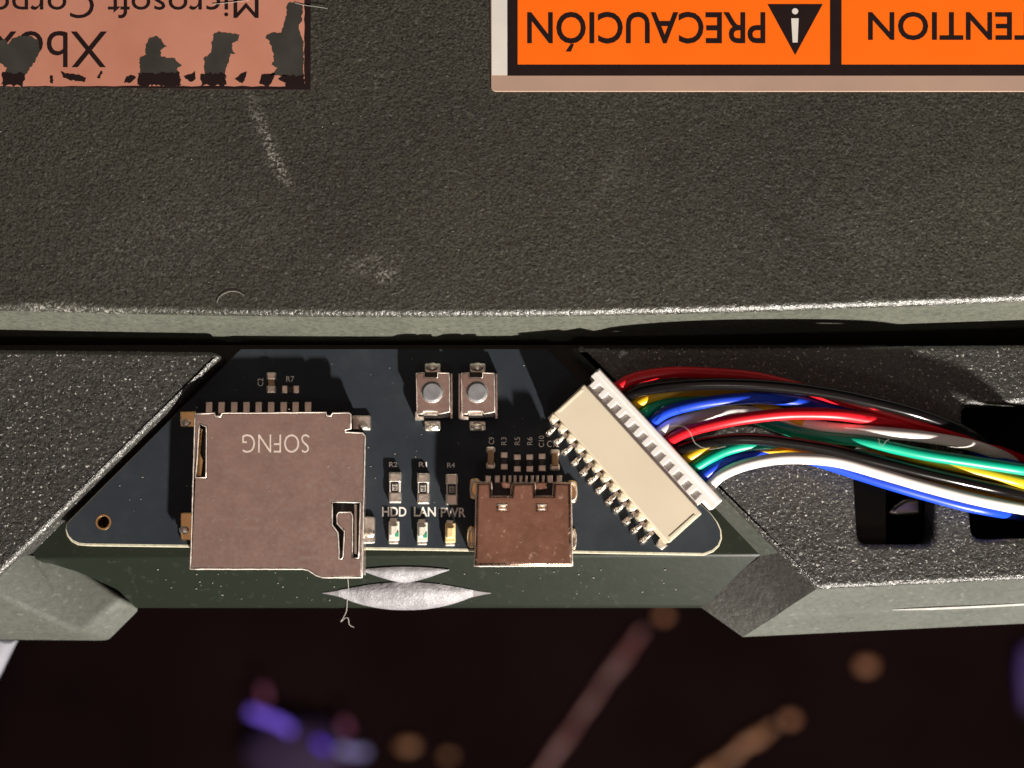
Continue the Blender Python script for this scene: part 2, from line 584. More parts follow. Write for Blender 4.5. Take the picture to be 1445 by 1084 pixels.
# tray: floor of the recess and its sloping lip
V = []
tray_x = [-70, 100, 400, 700, 1000, 1250]
rows = []
for x in tray_x:
    edge = 790 - (x + 70) * 0.0055
    p0 = W(x, 440, -6.0)
    p1 = W(x, 486, -6.0); p2 = W(x, 487, ZF); p3 = W(x, edge - 3, ZF); p4 = W(x, edge, ZF - 0.06); p5 = W(x, edge + 2.5, ZF - 0.25)
    p6 = W(x, 853, -4.6); p7 = W(x, 858, -5.0); p8 = Vector((p7.x, p7.y + 0.1, -14))
    rows.append([p1, p2, p3, p4, p5, p6, p7, p8])
V = [p for r in rows for p in r]
k = len(rows[0])
Fc = [(i * k + j, (i + 1) * k + j, (i + 1) * k + j + 1, i * k + j + 1) for i in range(len(rows) - 1) for j in range(k - 1)]
tray = add('recess_tray', (V, Fc), M['tray'], case, smooth=True, label='dark glossy recess floor with a sloping lip')
lip_a, lip_b, lip_c = W(300, 793, ZF - 0.25), W(900, 790, ZF - 0.25), W(600, 853, -4.6)
LIP_N = (lip_b - lip_a).cross(lip_c - lip_a).normalized()
if LIP_N.z < 0: LIP_N = -LIP_N

# left and right trim plates
lp = L([(-420, 488), (296, 496), (313, 501), (-22, 832), (-420, 846)], ZT)
lp = roundpoly(lp, [0, 0.2, 0.5, 0.8, 0])
trimL = add('trim_plate', prism([lp], -1.65, ZT, 0.42, 4), M['trim'], case, label='grey speckled trim plate with a diagonal edge')
hole1 = roundpoly(L([(1203, 630), (1316, 630), (1318, 768), (1211, 768)], ZT), 0.9)
hole2 = roundpoly(L([(1357, 572), (1560, 564), (1560, 758), (1372, 761)], ZT), 0.9)
rp = roundpoly(L([(812, 490), (1152, 832), (1445, 818), (1800, 796), (1800, 484)], ZT), [0.3, 0.4, 0, 0, 0])
trimR = add('trim_plate', prism([rp, hole1, hole2], -1.6, ZT, 0.42, 5), M['trim'], case, label='grey speckled trim plate with square openings under the wires')
# cavity under the right trim
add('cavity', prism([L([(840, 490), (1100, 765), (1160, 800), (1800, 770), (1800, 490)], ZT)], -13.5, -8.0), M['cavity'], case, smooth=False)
for nm, pts, z0, z1, mt in (('inner_bracket', [(1250, 724), (1262, 712), (1276, 703), (1302, 699), (1303, 727), (1262, 729)], -8, -2.2, 'bracket'),
                            ('inner_rib', [(1208, 690), (1222, 690), (1222, 728), (1208, 728)], -8, -3.4, 'cavity'),
                            ('inner_rib', [(1224, 600), (1234, 600), (1234, 745), (1224, 745)], -8, -5.0, 'cavity')):
    add(nm, prism([roundpoly(L(pts, z1), 0.5)], z0, z1, 0.4, 3), M[mt], case)

add('leak_blocker', prism([L([(822, 489.5), (1795, 486), (1795, 500), (834, 501)], ZT)], -8.0, -1.62), M['cavity'], case, smooth=False)  # unseen bar added to block light leaking under the trim

# sloping skirts below the trim plates
def solid_faces(name, pts, faces, mat, bev, parent=case, label=None):
    V = [W(*p) if not isinstance(p, Vector) else p for p in pts]
    off = ORG[parent]
    me = bpy.data.meshes.new(name)
    bm = bmesh.new()
    vs = [bm.verts.new((v - off) * MM) for v in V]
    for f in faces: bm.faces.new([vs[i] for i in f])
    bmesh.ops.recalc_face_normals(bm, faces=bm.faces)
    if bev:
        ed = [e for e in bm.edges if len(e.link_faces) == 2 and e.calc_face_angle() > 0.08]
        bmesh.ops.bevel(bm, geom=ed, offset=bev * MM, segments=3, profile=0.5, affect='EDGES')
    bm.to_mesh(me); bm.free()
    me.materials.append(mat)
    me.polygons.foreach_set('use_smooth', [True] * len(me.polygons))
    me.set_sharp_from_angle(angle=math.radians(40))
    o = bpy.data.objects.new(name, me)
    C.objects.link(o); o.parent = parent; ORG[o] = off
    if label: o['label'] = label
    return o

skR = solid_faces('skirt', [(1100, 780, 0.35), (1152, 831.5, 0.35), (1048, 899, -5.4), (983, 853, -4.9), (1445, 817.5, 0.35), (1445, 852, -2.6), (1445, 858, -2.9), (1445, 880, -5.4),
                            (1800, 796, 0.35), (1800, 828, -2.6), (1800, 834, -2.9), (1800, 856, -5.4), (1102, 864, -2.6), (1096, 869, -2.9), (1073, 785, -1.78), (813, 491, 0.4), (797, 494, -1.72)],
            [(15, 0, 14, 16), (1, 4, 5, 12), (12, 5, 6, 13), (13, 6, 7, 2), (4, 8, 9, 5), (5, 9, 10, 6), (6, 10, 11, 7)], M['skirt'], 0.38,
            label='sloping front skirt with a glossy seam')
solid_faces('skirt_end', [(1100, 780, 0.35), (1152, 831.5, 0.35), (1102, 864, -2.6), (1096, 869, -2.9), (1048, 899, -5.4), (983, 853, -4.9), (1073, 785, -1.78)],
            [(0, 1, 2, 6), (6, 2, 3, 5), (5, 3, 4)], M['inner'], 0.0, label='end face of the front skirt, painted dark for shade')
skL = solid_faces('skirt', [(46, 784, -1.76), (-24, 831, 0.35), (112, 893, -4.2), (172, 844, -3.2), (118, 806, -2.75), (198, 858, -5.15), (154, 905, -6.4),
                            (-420, 846, 0.35), (-420, 885, -4.2), (-420, 900, -6.4), (26, 784, 0.35)],
            [(10, 1, 2, 0), (0, 2, 3, 4), (4, 3, 5), (3, 2, 6, 5), (1, 7, 8, 2), (2, 8, 9, 6)], M['skirt'], 0.42, label='lit corner of the front skirt below the diagonal edge')
add('seam_glint', tube([W(x, y, z) for x, y, z in ((1258, 860.5, -2.68), (1300, 858.5, -2.62), (1380, 855, -2.62), (1445, 851.5, -2.62), (1700, 837, -2.62))], 0.17, 8, rf=lambda t: min(1.0, 0.25 + 6 * t)), M['glint_grey'], case, label='pale strip painted for the glint in the skirt seam')
for o_, pts in ((skR, [(983, 853, -4.9), (1048, 899, -5.4), (1445, 880, -5.4), (1800, 856, -5.4)]), (skL, [(198, 858, -5.2), (154, 905, -6.2), (-420, 900, -6.2)])):
    top = [W(*p) for p in pts]
    bot = [Vector((p.x * (1.22 if p.x < 0 else 1.25), p.y + 1.5, -14)) for p in top]
    n = len(top)
    add('skirt_underside', (top + bot, [(i, i + 1, n + i + 1, n + i) for i in range(n - 1)]), M['cavity'], case, smooth=False)

# frosted lens window on the lip: two eye shapes
def eye(x0, x1, top, bot, h, lift, nx=28, ny=9):
    V, Fc = [], []
    p0 = W(600, 853, -4.6)
    for i in range(nx + 1):
        s = -1 + 2 * i / nx
        x = x0 + (x1 - x0) * i / nx
        yt, yb = top(s), bot(s)
        for j in range(ny + 1):
            t = j / ny
            p = WP(x, yt + (yb - yt) * t, p0, LIP_N)
            V.append(p + LIP_N * (lift + h * (1 - s * s) * (4 * t * (1 - t)) ** 0.6))
    for i in range(nx):
        for j in range(ny):
            a = i * (ny + 1) + j
            Fc.append((a, a + ny + 1, a + ny + 2, a + 1))
    return V, Fc
lens = add('lens_window', eye(478, 668, lambda s: 832.5 - 11.5 * (1 - s * s) ** 1.1, lambda s: 841 + 19.5 * (1 - abs(s) ** 2.2) ** 1.0, 0.62, 0.06), M['lens'], case, smooth='all',
           label='frosted white eye-shaped lens window on the lip')
add('lens_rim', eye(455, 693, lambda s: 836.6 - 13 * (1 - s * s) ** 1.3, lambda s: 837.4 + 22 * (1 - abs(s) ** 1.7) ** 1.35, 0.10, 0.03), M['lens_rim'], lens, smooth='all')
add('lens_upper', eye(508, 634, lambda s: 803.5 - 4 * (1 - s * s), lambda s: 804.5 + 17.5 * (1 - abs(s) ** 1.5) ** 1.1, 0.35, 0.05), M['lens'], lens, smooth='all')

# ------------------------------------------------------------------ stickers on the panel
ZL = ZP + 0.10
st = add('rating_sticker', prism([L([(-300, 119), (438, 127), (439, -200), (-300, -200)], ZL)], ZP - 0.05, ZL, 0.03, 2), M['ink'], panel,
         label='silver foil sticker with a painted rose reflection, worn dark patches and upside-down print')
FZ = ZL + 0.012
border = [(430, -200), (430, 40)]
def jag(x0, x1, y, amp, n):
    return [(x0 + (x1 - x0) * i / n, y + random.uniform(-amp, amp)) for i in range(n + 1)]
foil = [(-300, -200), (430, -200)] + [(430 + random.uniform(-1.2, 0.6), y) for y in range(0, 118, 9)] + jag(428, -300, 121.5, 0.8, 60)
worn = [
    [(404, 122), (408, 108), (380, 106), (392, 97), (384, 92), (387, 84), (384, 68), (380, 58), (374, 54), (377, 48), (398, 45), (401, 30), (404, 22), (405, 5), (412, 3), (427, 6), (426, 30), (421, 36), (424, 48), (428, 60), (428.5, 118), (424, 119), (420, 112), (412, 121)],
    [(285, 119), (284, 112), (289, 107), (288, 82), (297, 75), (299, 62), (302, 47), (310, 45), (326, 47), (338, 49), (336, 58), (328, 60), (327, 68), (332, 76), (326, 77), (322, 88), (318, 100), (319, 119)],
    [(195, 119), (198, 108), (197, 82), (206, 77), (205, 66), (210, 55), (219, 50), (227, 55), (235, 66), (227, 70), (228, 79), (240, 83), (247, 81), (250, 88), (257, 91), (250, 97), (254, 110), (252, 119), (240, 119), (222, 118), (216, 110), (210, 119)],
    [(2, 119), (8, 104), (10, 96), (0, 88), (-8, 84), (-8, 57), (6, 56), (12, 62), (18, 54), (30, 51), (45, 52), (54, 58), (56, 72), (50, 86), (42, 97), (34, 108), (28, 119)],
    [(175, 117), (178, 108), (187, 106), (192, 110), (184, 117)], [(85, 100), (92, 103), (112, 106), (121, 110), (120, 116), (98, 113), (90, 110)],
    [(259, 107), (270, 104), (275, 100), (276, 112), (270, 116), (262, 112)], [(331, 112), (340, 104), (349, 101), (346, 111), (342, 118), (338, 116)],
    [(70, 117), (71, 106), (75, 107), (75, 118)], [(137, 109), (142, 100), (145, 101), (141, 111)],
    [(365, 118), (369, 105), (388, 104), (384, 116), (378, 122)], [(392, 112), (400, 105), (410, 108), (406, 118)]]
def rough_loop(p, step=3.0, amp=1.1):
    out = []
    for i in range(len(p)):
        a, b = p[i], p[(i + 1) % len(p)]
        d = math.hypot(b[0] - a[0], b[1] - a[1]); n = max(1, int(d / step))
        for k in range(n):
            t = k / n
            out.append((a[0] + (b[0] - a[0]) * t + random.uniform(-amp, amp), a[1] + (b[1] - a[1]) * t + random.uniform(-amp, amp)))
    return out
add('foil_face', prism([L(foil, FZ)], ZL - 0.01, FZ), M['foil'], st, smooth=False)
M['worn'] = plain('worn_patch', (0.036, 0.036, 0.030), 0.45, var=0.25, vscale=400)
for w in worn:
    big = len(w) > 10
    add('worn_patch', prism([L(rough_loop(w, 2.2, 1.1 if big else 0.8), FZ + 0.01)], FZ - 0.02, FZ + 0.01), M['worn' if big else 'ink'], st, smooth=False)
    if big:
        base = max(p[1] for p in w); xs = [p[0] for p in w if p[1] > base - 16]
        add('worn_patch', prism([L(rough_loop([(min(xs), base + 2), (min(xs) + 1, base - 15), (max(xs) - 1, base - 16), (max(xs), base + 2)], 3.2, 2.4), FZ + 0.016)], FZ - 0.02, FZ + 0.016), M['ink'], st, smooth=False)
add('lettering', text_vf('Xbox', (-13, 44, 151, 95), FZ + 0.008, 2), M['ink'], st, smooth=False)
add('lettering', text_vf('Microsoft Corporation', (-148, -21, 365, 26), FZ + 0.008, 2), M['ink'], st, smooth=False)
for pts in ([(300, 6), (330, 3), (352, 0)], [(416, 4), (428, 7), (442, 9), (462, 12)]):
    add('scratch', tube([W(x, y, FZ + 0.03) for x, y in pts], 0.022, 6), M['lint'], st)

wl_ = add('warning_label', prism([roundpoly(L([(691, -220), (693, 129), (1900, 129), (1900, -220)], ZL), [0, 0.45, 0, 0])], ZP - 0.05, ZL, 0.03, 2), M['label_edge'], panel,
          label='silver-edged warning sticker with orange boxes and upside-down print')
add('side_border', prism([L([(693, -220), (694, 106), (716, 106), (716, -220)], FZ)], ZL - 0.01, FZ), M['label_white'], wl_, smooth=False)  # same silver border, its paler reflection painted as a strip
add('black_field', prism([L([(715.5, -220), (716, 107), (1895, 107), (1895, -220)], FZ)], ZL - 0.012, FZ + 0.004), M['ink'], wl_, smooth=False)
for x0, x1 in ((730.5, 1171), (1187.5, 1627)):
    add('orange_box', prism([L([(x0, -60), (x0, 91), (x1, 91), (x1, -60)], FZ)], ZL, FZ + 0.016), M['orange'], wl_, smooth=False)
TZ = FZ + 0.026
for s, box, tx in (('PRECAUCIÓN', (744, 17, 1080, 73), 1122), ('ATTENTION', (1225, 17, 1538, 57), 1578)):
    add('lettering', text_vf(s, box, TZ, 2, 0.014), M['ink'], wl_, smooth=False)
    add('warning_triangle', prism([L([(tx - 39, 6), (tx + 39, 6), (tx, 78)], TZ)], FZ, TZ), M['ink'], wl_, smooth=False)
    add('exclamation_mark', merge(prism([L([(tx - 3.5, 60), (tx - 5.5, 26), (tx + 5, 26), (tx + 3.5, 60)], TZ)], FZ, TZ + 0.01),
                                  prism([circle(W(tx, 16, TZ), 0.26, 14)], FZ, TZ + 0.01)), M['label_white'], wl_, smooth=False)

# ------------------------------------------------------------------ circuit board
pcb = thing('circuit_board', 'black circuit board with card slot, port and connector in the case recess', 'circuit board', W(560, 640, -1.6))
bo = [(340, 493), (772, 493), (992, 714), (1004, 725), (1013, 737), (1018, 748), (1019, 760), (1015, 771), (1007, 779), (994, 784), (600, 777), (122, 770.5), (110, 769.5), (101, 765), (94.5, 757), (92, 748), (94, 738)]
mo = [(340, 493), (772, 493), (991.5, 715), (1003, 726), (1011.5, 738), (1016, 749), (1016.5, 760), (1013, 769), (1005, 776), (993, 780.5), (600, 773.5), (122, 767), (112, 766), (103, 762), (97, 755.5), (94, 747.5), (95, 739)]
loop, mloop = L(bo, 0), L(mo, 0)
hole = circle(W(146, 737, 0), 0.50)
fr4 = add('substrate', prism([loop, hole], -1.6, 0.0, 0.06, 2), M['fr4'], pcb, label='pale cut edge of the board')
mask = add('solder_mask', prism([mloop, circle(W(146, 737, 0), 0.62)], -0.03, 0.03), M['mask'], pcb, smooth=False)
# gold ringed mounting hole
cc = W(146, 737, 0)
add('mounting_ring', prism([circle(cc, 0.66), circle(cc, 0.47)], -1.5, 0.05, 0.03, 2), M['gold'], pcb)

def edge_highlight(loops, z, parent, r=0.05, mat='highlight'):
    """pale tube added along the cut sheet edge to imitate its highlight"""
    for lp_ in loops:
        pts = [Vector((p[0], p[1], z + random.uniform(-0.01, 0.012))) for p in lp_]
        fine = []
        for a, b_ in zip(pts, pts[1:] + pts[:1]):
            n = max(1, int((b_ - a).length / 0.5))
            fine += [a.lerp(b_, k / n) + Vector((random.uniform(-1, 1), random.uniform(-1, 1), 0)) * 0.012 for k in range(n)]
        add('highlight_edge', tube(fine + fine[:1], r, 6, raw=True), M[mat], parent, smooth='all')

ZS = 0.04     # silkscreen and pad height
def silk(s, box, rot=0, bold=0.0):
    return add('silkscreen_text', text_vf(s, box, ZS, rot, bold), M['silk'], pcb, smooth=False)
silk('HDD', (539.5, 715.5, 573.5, 729), 0, 0.02)
silk('LAN', (584, 715.5, 615, 729), 0, 0.02)
silk('PWR', (622, 716.5, 657, 730), 0, 0.02)
silk('R2', (549, 652, 561, 659), 0, 0.02)
silk('R1', (591, 652, 602.5, 659), 0, 0.02)
silk('R4', (631, 653, 642, 660), 0, 0.01)
silk('C2', (363.5, 534, 371.5, 545), 1)
silk('R7', (404, 531, 415, 539), 0)
for s, x, y0, y1 in (('C9', 693.5, 617, 627), ('R3', 711, 617, 628), ('R5', 730, 617, 628), ('R6', 747.5, 617, 628), ('C10', 764, 615, 631)):
    silk(s, (x - 3.8, y0, x + 3.8, y1), 1)
silk('C12', (772, 622, 789, 631), 0)

def part(name, px_rect, z0, z1, mat, parent, bev=0.06, rnd=0.0, label=None, segs=2):
    x0, y0, x1, y1 = px_rect
    return add(name, prism([rect(x0, y0, x1, y1, z1, rnd)], z0, z1, bev, segs), mat, parent, label=label)

# --- memory card slot
ZC = 1.85
out = [(275, 584), (303, 583), (304, 588), (311, 588), (313, 583), (460, 582), (461, 587), (467, 587), (469, 583), (492, 582.5), (495, 585), (495, 605), (487, 606), (487, 610),
       (512, 611), (515, 616), (510.5, 815), (455, 815), (446, 812), (435, 805), (427, 803), (268.5, 803)]
slot_l = [(281, 597), (291, 602), (290.5, 674), (276, 674)]
tongue = [(468.5, 708), (508.5, 709), (506, 787.5), (497, 787), (497, 727), (495, 723), (478, 723), (475, 727), (475.5, 739), (486, 750), (484, 786), (482, 789), (478.5, 789), (477, 752), (468.5, 741)]
card = add('card_slot', prism([L(out, ZC), L(slot_l, ZC), L(tongue, ZC)], ZC - 0.26, ZC, 0.11, 3), M['steel'], pcb, label='rose-tinted steel memory card slot')
edge_highlight([L(out, ZC), L(slot_l, ZC), L(tongue, ZC)], ZC - 0.05, card, 0.062)
inner = offset_loop([Vector(p) for p in L([(278, 590), (485, 590), (485, 612), (510, 614), (507, 808), (272, 798)], ZC)][::-1], 0.0)
add('slot_body', prism([inner], 0.03, 0.75), M['black_plastic'], card, smooth=False)
for r_, nm in (((274, 586, 276.5, 800), 'side_wall'), ((510.0, 612, 513, 812), 'side_wall'), ((278, 585.5, 484, 588), 'back_wall')):
    add(nm, prism([rect(*r_, ZC)], 0.04, ZC - 0.23), M['steel'], card, smooth=False)
sp = [(277, 602), (286, 606), (283, 640), (287, 650), (284, 672), (277, 672)]
add('leaf_spring', prism([L(sp, 1.2)], 0.8, 1.25, 0.04, 2), M['gold'], card)
add('slide_rail', prism([rect(500, 712, 504, 782, 1.3)], 0.8, 1.45, 0.05, 2), M['tin'], card)
add('lettering', text_vf('SOFNG', (342, 613, 436, 639), ZC + 0.008, 2, -0.012), M['engrave'], card, smooth=False)
for r_ in ((254, 580, 277, 603), (254, 723, 272, 763), (496, 586, 523, 607), (510, 729, 529, 767)):
    t_ = part('solder_tab', r_, 0.035, 0.30, M['gold'] if r_[0] < 300 else M['tin'], card, 0.10, 0.2, segs=3)
    cx_, cy_ = (r_[0] + r_[2]) / 2, (r_[1] + r_[3]) / 2
    cw = W(cx_ + (3 if r_[0] > 300 else -3), cy_ + 5, 0.28)
    add('solder_fillet', blob(cw, 0.42, 0.34, 0.16, 12, 4, 0.0, 0.08), M['tin'], t_)
pin_me = None
for i, x in enumerate((295.3, 312.8, 330.7, 348, 365.2, 382.8, 400.4, 417.3, 434.9)):
    c0 = W(x, 575, 0.2)
    if pin_me is None:
        v1 = prism([[(-0.28, -0.55), (0.28, -0.55), (0.28, 0.45), (-0.28, 0.45)]], -0.16, 0.12, 0.06, 2)
        pin_me = make_mesh('contact_pin', v1[0], v1[1], M['tin'], True)
        v2 = prism([[(-0.26, -0.02), (0.26, -0.02), (0.22, 0.42), (-0.22, 0.42)]], 0.10, 0.20, 0.08, 2)
        fil_me = make_mesh('solder_fillet', v2[0], v2[1], M['tin'], True)
    place('contact_pin', pin_me, c0, card)
# small parts above the slot
cp = part('capacitor', (378, 532, 387, 549), 0.03, 0.55, M['cap'], pcb, 0.1)
part('end_cap', (375.5, 525, 389.5, 536), 0.03, 0.62, M['tin'], cp, 0.15, 0.15)
part('end_cap', (375.5, 544, 389.5, 555), 0.03, 0.62, M['tin'], cp, 0.15, 0.15)
rs = part('resistor', (402, 545, 417, 554), 0.03, 0.32, M['res_black'], pcb, 0.04)
part('end_cap', (397.6, 544, 405.6, 555), 0.03, 0.36, M['tin'], rs, 0.08)
part('end_cap', (413.7, 544, 422, 555), 0.03, 0.36, M['tin'], rs, 0.08)

# --- tactile buttons
def button(cx, cy, flip):
    x0, x1 = cx - 22.5, cx + 23.5
    b_ = part('push_button', (x0 - 1, cy - 27, x1 + 1, cy + 36), 0.03, 0.9, M['black_plastic'], pcb, 0.05, label='small metal push button with a grey round cap')
    zc = 1.45
    cov = L([(x0, cy - 26), (x0 + 11, cy - 27), (x0 + 11, cy - 20), (x0 + 30, cy - 20), (x0 + 30, cy - 27), (x1, cy - 26), (x1 + 1, cy + 28),
             (x0 + 32, cy + 31), (x0 + 30, cy + 27), (x0 + 10, cy + 27), (x0 + 9, cy + 31), (x0 + 1, cy + 31)], zc)
    c_ = W(cx - 0.5, cy, zc)
    add('metal_cover', prism([cov, circle(c_, 0.86)], 0.92, zc, 0.07, 2), M['steel'], b_)
    edge_highlight([cov], zc - 0.04, b_, 0.05)
    for sx in (-1, 1):
        xx = x0 - 4.5 if sx < 0 else x1 + 1.5
        if (sx < 0) == flip or sx > 0:
            add('side_bracket', prism([rect(xx, cy - 26, xx + 4, cy + 38, 0.8)], 0.04, 0.8, 0.08, 2), M['steel'], b_)
    add('bracket_foot', prism([L([(x0 - 2, cy + 28), (x0 + 2, cy + 28), (x0 + 3, cy + 35), (x0 + 10, cy + 35), (x0 + 10, cy + 39), (x0 - 2, cy + 39)], 0.9)], 0.04, 0.95, 0.06, 2), M['tin'], b_)
    add('front_lip', prism([rect(x0 + 10, cy + 28, x0 + 30, cy + 33, 1.2)], 0.6, 1.25, 0.08, 2), M['tin'], b_)
    k_ = add('button_cap', prism([circle(W(cx - 0.5, cy, 1.95), 0.80, 32)], 0.8, 1.95, 0.14, 4), M['knob'], b_)
    add('cap_ring', prism([circle(c_, 0.93, 32), circle(c_, 0.81, 32)], 1.0, 1.52, 0.05, 2), M['tin'], k_)
    for yy, zz in ((cy - 34, 0.55), (cy + 47, 0.5)):
        g = part('solder_leg', (cx - 11, yy - 6.5, cx + 12, yy + 8), 0.03, 0.35, M['tin'], b_, 0.12, 0.2, segs=3)
        add('solder_fillet', blob(W(cx, yy + (2 if yy > cy else -1), 0.25), 0.58, 0.38, 0.32, 14, 5, 0.0, 0.07), M['tin'], g)
    return b_
button(610, 553, False)
button(673.5, 553, True)

# --- indicator resistors and LEDs
for x in (557, 597, 637.3):
    y0 = 666 + (x - 557) * 0.035
    r_ = part('resistor', (x - 7.5, y0 + 10, x + 8, y0 + 34), 0.03, 0.50, M['res_white'], pcb, 0.05)
    part('end_cap', (x - 8.5, y0, x + 9, y0 + 15), 0.03, 0.54, M['tin'], r_, 0.14, 0.12, segs=3)
    part('end_cap', (x - 8.5, y0 + 28, x + 9, y0 + 44), 0.03, 0.54, M['tin'], r_, 0.14, 0.12, segs=3)
    pz = 0.555
    fr_o, fr_i = rect(x - 5, y0 + 15, x + 5.5, y0 + 28.5, pz), rect(x - 3.4, y0 + 17, x + 3.9, y0 + 26.8, pz)
    add('value_frame', prism([fr_o, fr_i], 0.45, pz), M['ink'], r_, smooth=False)
    part('value_field', (x - 3.6, y0 + 16.8, x + 4.1, y0 + 27), 0.45, 0.545, M['res_white'], r_, 0.0)
    add('value_digits', text_vf('681', (x - 2.6, y0 + 17.8, x + 3.0, y0 + 26), pz + 0.006, 1), M['ink'], r_, smooth=False)
for x, amber in ((555.5, False), (595.5, False), (635, True)):
    y0 = 731 + (x - 555) * 0.035
    l_ = part('indicator_led', (x - 7, y0 + 4, x + 7.5, y0 + 32), 0.03, 0.50, M['led_amber' if amber else 'led_body'], pcb, 0.08, 0.1,
              label='amber indicator chip' if amber else 'pale green-tinged indicator chip')
    part('end_cap', (x - 5.5, y0, x + 5.5, y0 + 8), 0.03, 0.30, M['tin'], l_, 0.08, 0.1)
    part('end_cap', (x - 7.5, y0 + 27, x + 7, y0 + 37), 0.03, 0.36, M['tin'], l_, 0.1, 0.12)
    add('lens_dome', prism([rect(x - 5.5, y0 + 9, x + 6, y0 + 26, 0.7, 0.15)], 0.4, 0.68, 0.16, 3), M['led_amber' if amber else 'led_body'], l_)
    if not amber:
        add('green_mark', prism([L([(x + 2, y0 + 24), (x + 7, y0 + 19), (x + 7, y0 + 26.5), (x + 2, y0 + 26.5)], 0.6)], 0.4, 0.70), M['led_green'], l_, smooth=False)

# --- parts above the port
for (x0, y0, x1, y1) in ((685.5, 630, 699, 662), (776, 634, 790, 664)):
    c_ = part('capacitor', (x0 + 2.5, y0 + 5, x1 - 2, y1 - 6), 0.03, 0.62, M['cap'], pcb, 0.14, segs=3)
    part('end_cap', (x0, y0, x1, y0 + 9), 0.03, 0.52, M['tin'], c_, 0.16, 0.2, segs=3)
    part('end_cap', (x0, y1 - 10, x1, y1), 0.03, 0.52, M['tin'], c_, 0.16, 0.2, segs=3)
for x, y0 in ((711.5, 638), (730, 641), (747.5, 641), (765, 640)):
    r_ = part('resistor', (x - 4, y0 + 4, x + 4, y0 + 21), 0.03, 0.32, M['res_black'], pcb, 0.04)
    part('end_cap', (x - 5, y0, x + 5, y0 + 8), 0.03, 0.36, M['tin'], r_, 0.08)
    part('end_cap', (x - 5, y0 + 16.5, x + 5, y0 + 25), 0.03, 0.36, M['tin'], r_, 0.08)

# --- port with a folded steel shell
ZU = 3.1
up = lambda x, y: (650 + x / 4.928, 590 + y / 4.928)
shell_out = [up(108, 446), up(215, 444), up(218, 540), up(350, 540), up(350, 500), up(362, 450), up(520, 446), up(520, 540), up(642, 540), up(646, 446), up(770, 448), up(778, 1028), up(95, 1030)]
dim = [L([up(x - 24, 610), up(x + 22, 610), up(x + 22, 634), up(x - 24, 634)], ZU) for x in (290, 565)]
usb = add('usb_port', prism([L(shell_out, ZU)] + dim, 0.25, ZU, 0.32, 5), M['usb'], pcb, label='copper-tinted steel port shell with two dimples')
edge_highlight([L(shell_out, ZU)], ZU - 0.34, usb, 0.05)
edge_highlight(dim, ZU - 0.03, usb, 0.05)
for x in (290, 565):
    add('dimple_spring', prism([L([up(x - 40, 606), up(x + 38, 606), up(x + 38, 641), up(x - 40, 641)], ZU)], 1.5, ZU - 0.35), M['gold'], usb, smooth=False)
    add('dimple_rim', prism([L([up(x - 34, 598), up(x + 34, 598), up(x + 34, 608), up(x - 34, 608)], ZU)], ZU - 0.1, ZU + 0.03, 0.05, 2), M['tin'], usb)
add('shell_tongue', prism([L([up(280, 446), up(348, 446), up(350, 490), up(290, 490)], ZU - 0.3)], 0.2, ZU - 0.35, 0.1, 2), M['usb'], usb)
add('shell_tongue', prism([L([up(522, 448), up(600, 448), up(600, 495), up(522, 500)], ZU - 0.3)], 0.2, ZU - 0.3, 0.1, 2), M['usb'], usb)
add('insulator', prism([L([up(130, 452), up(740, 452), up(740, 560), up(130, 560)], 2.0)], 0.04, 1.7), M['black_plastic'], usb, smooth=False)
for x0, x1 in ((170, 212), (235, 275), (290, 315), (330, 355), (365, 390), (405, 430), (445, 468), (486, 510), (522, 546), (562, 584), (600, 642), (665, 706)):
    a, b_ = up(x0, 398), up(x1, 455)
    add('contact_pin', prism([rect(a[0], a[1], b_[0], b_[1], 0.3)], 0.04, 0.32, 0.10, 3), M['tin'], usb)
for (x0, y0, x1, y1) in ((60, 415, 140, 565), (48, 750, 100, 905), (740, 430, 812, 590), (770, 765, 803, 915)):
    a, b_ = up(x0, y0), up(x1, y1)
    t_ = add('mounting_tab', prism([rect(a[0], a[1], b_[0], b_[1], 0.5, 0.42)], 0.035, 0.16, 0.08, 3), M['gold'], usb)
    cx_, cy_ = (a[0] + b_[0]) / 2, (a[1] + b_[1]) / 2
    add('solder_ring', tube([W(cx_ + dx * (b_[0] - a[0]) * 0.36, cy_ + dy * (b_[1] - a[1]) * 0.40, 0.22) for dx, dy in ((0, -1), (0.9, -0.5), (1, 0.5), (0, 1), (-1, 0.5), (-0.9, -0.5), (0, -1))], 0.12, 7), M['tin'], t_)

# --- cream header of the cable connector
P0, P1 = W(846, 519, 2.7), W(1020, 706, 2.7)
U = (P1 - P0); U.z = 0; ULEN = U.length; U.normalize()
Vv = Vector((-U.y, U.x, 0))
if Vv.x > 0: Vv = -Vv
K = ULEN / 255.4                         # mm per pixel along the connector
def uv(u, v): return (P0 + U * (u * K) + Vv * (v * K)).to_2d()
def uvp(pts): return [uv(a, c) for a, c in pts]
def uvz(u, v, z):
    p = uv(u, v); return Vector((p.x, p.y, z))
hd_pts = [(3, 33), (248, 36), (248.5, 98), (244, 98), (244, 96), (5.5, 91), (3, 90)]
head = add('cable_header', prism([roundpoly(uvp([(2.5, 32.5), (249, 35), (248, 98), (3.5, 92)]), 0.12, 2)], 0.04, 2.95, 0.10, 2), M['cream'], pcb, label='cream nylon header with a row of soldered pins')
add('end_ridge', prism([uvp([(5, 40), (8.5, 40), (8.5, 86), (5, 86)])], 2.7, 3.0, 0.03, 2), M['cream'], head)
add('end_ridge', prism([uvp([(242, 44), (246, 44), (245, 92), (241, 92)])], 2.7, 3.0, 0.03, 2), M['cream'], head)
pitch = 19.2
rotz = math.atan2(U.y, U.x)
fil = None
def local(f):
    """mesh in connector axes: x along the row, y towards the board side"""
    return [Vector((v.x, v.y, v.z)) for v in f[0]], f[1]
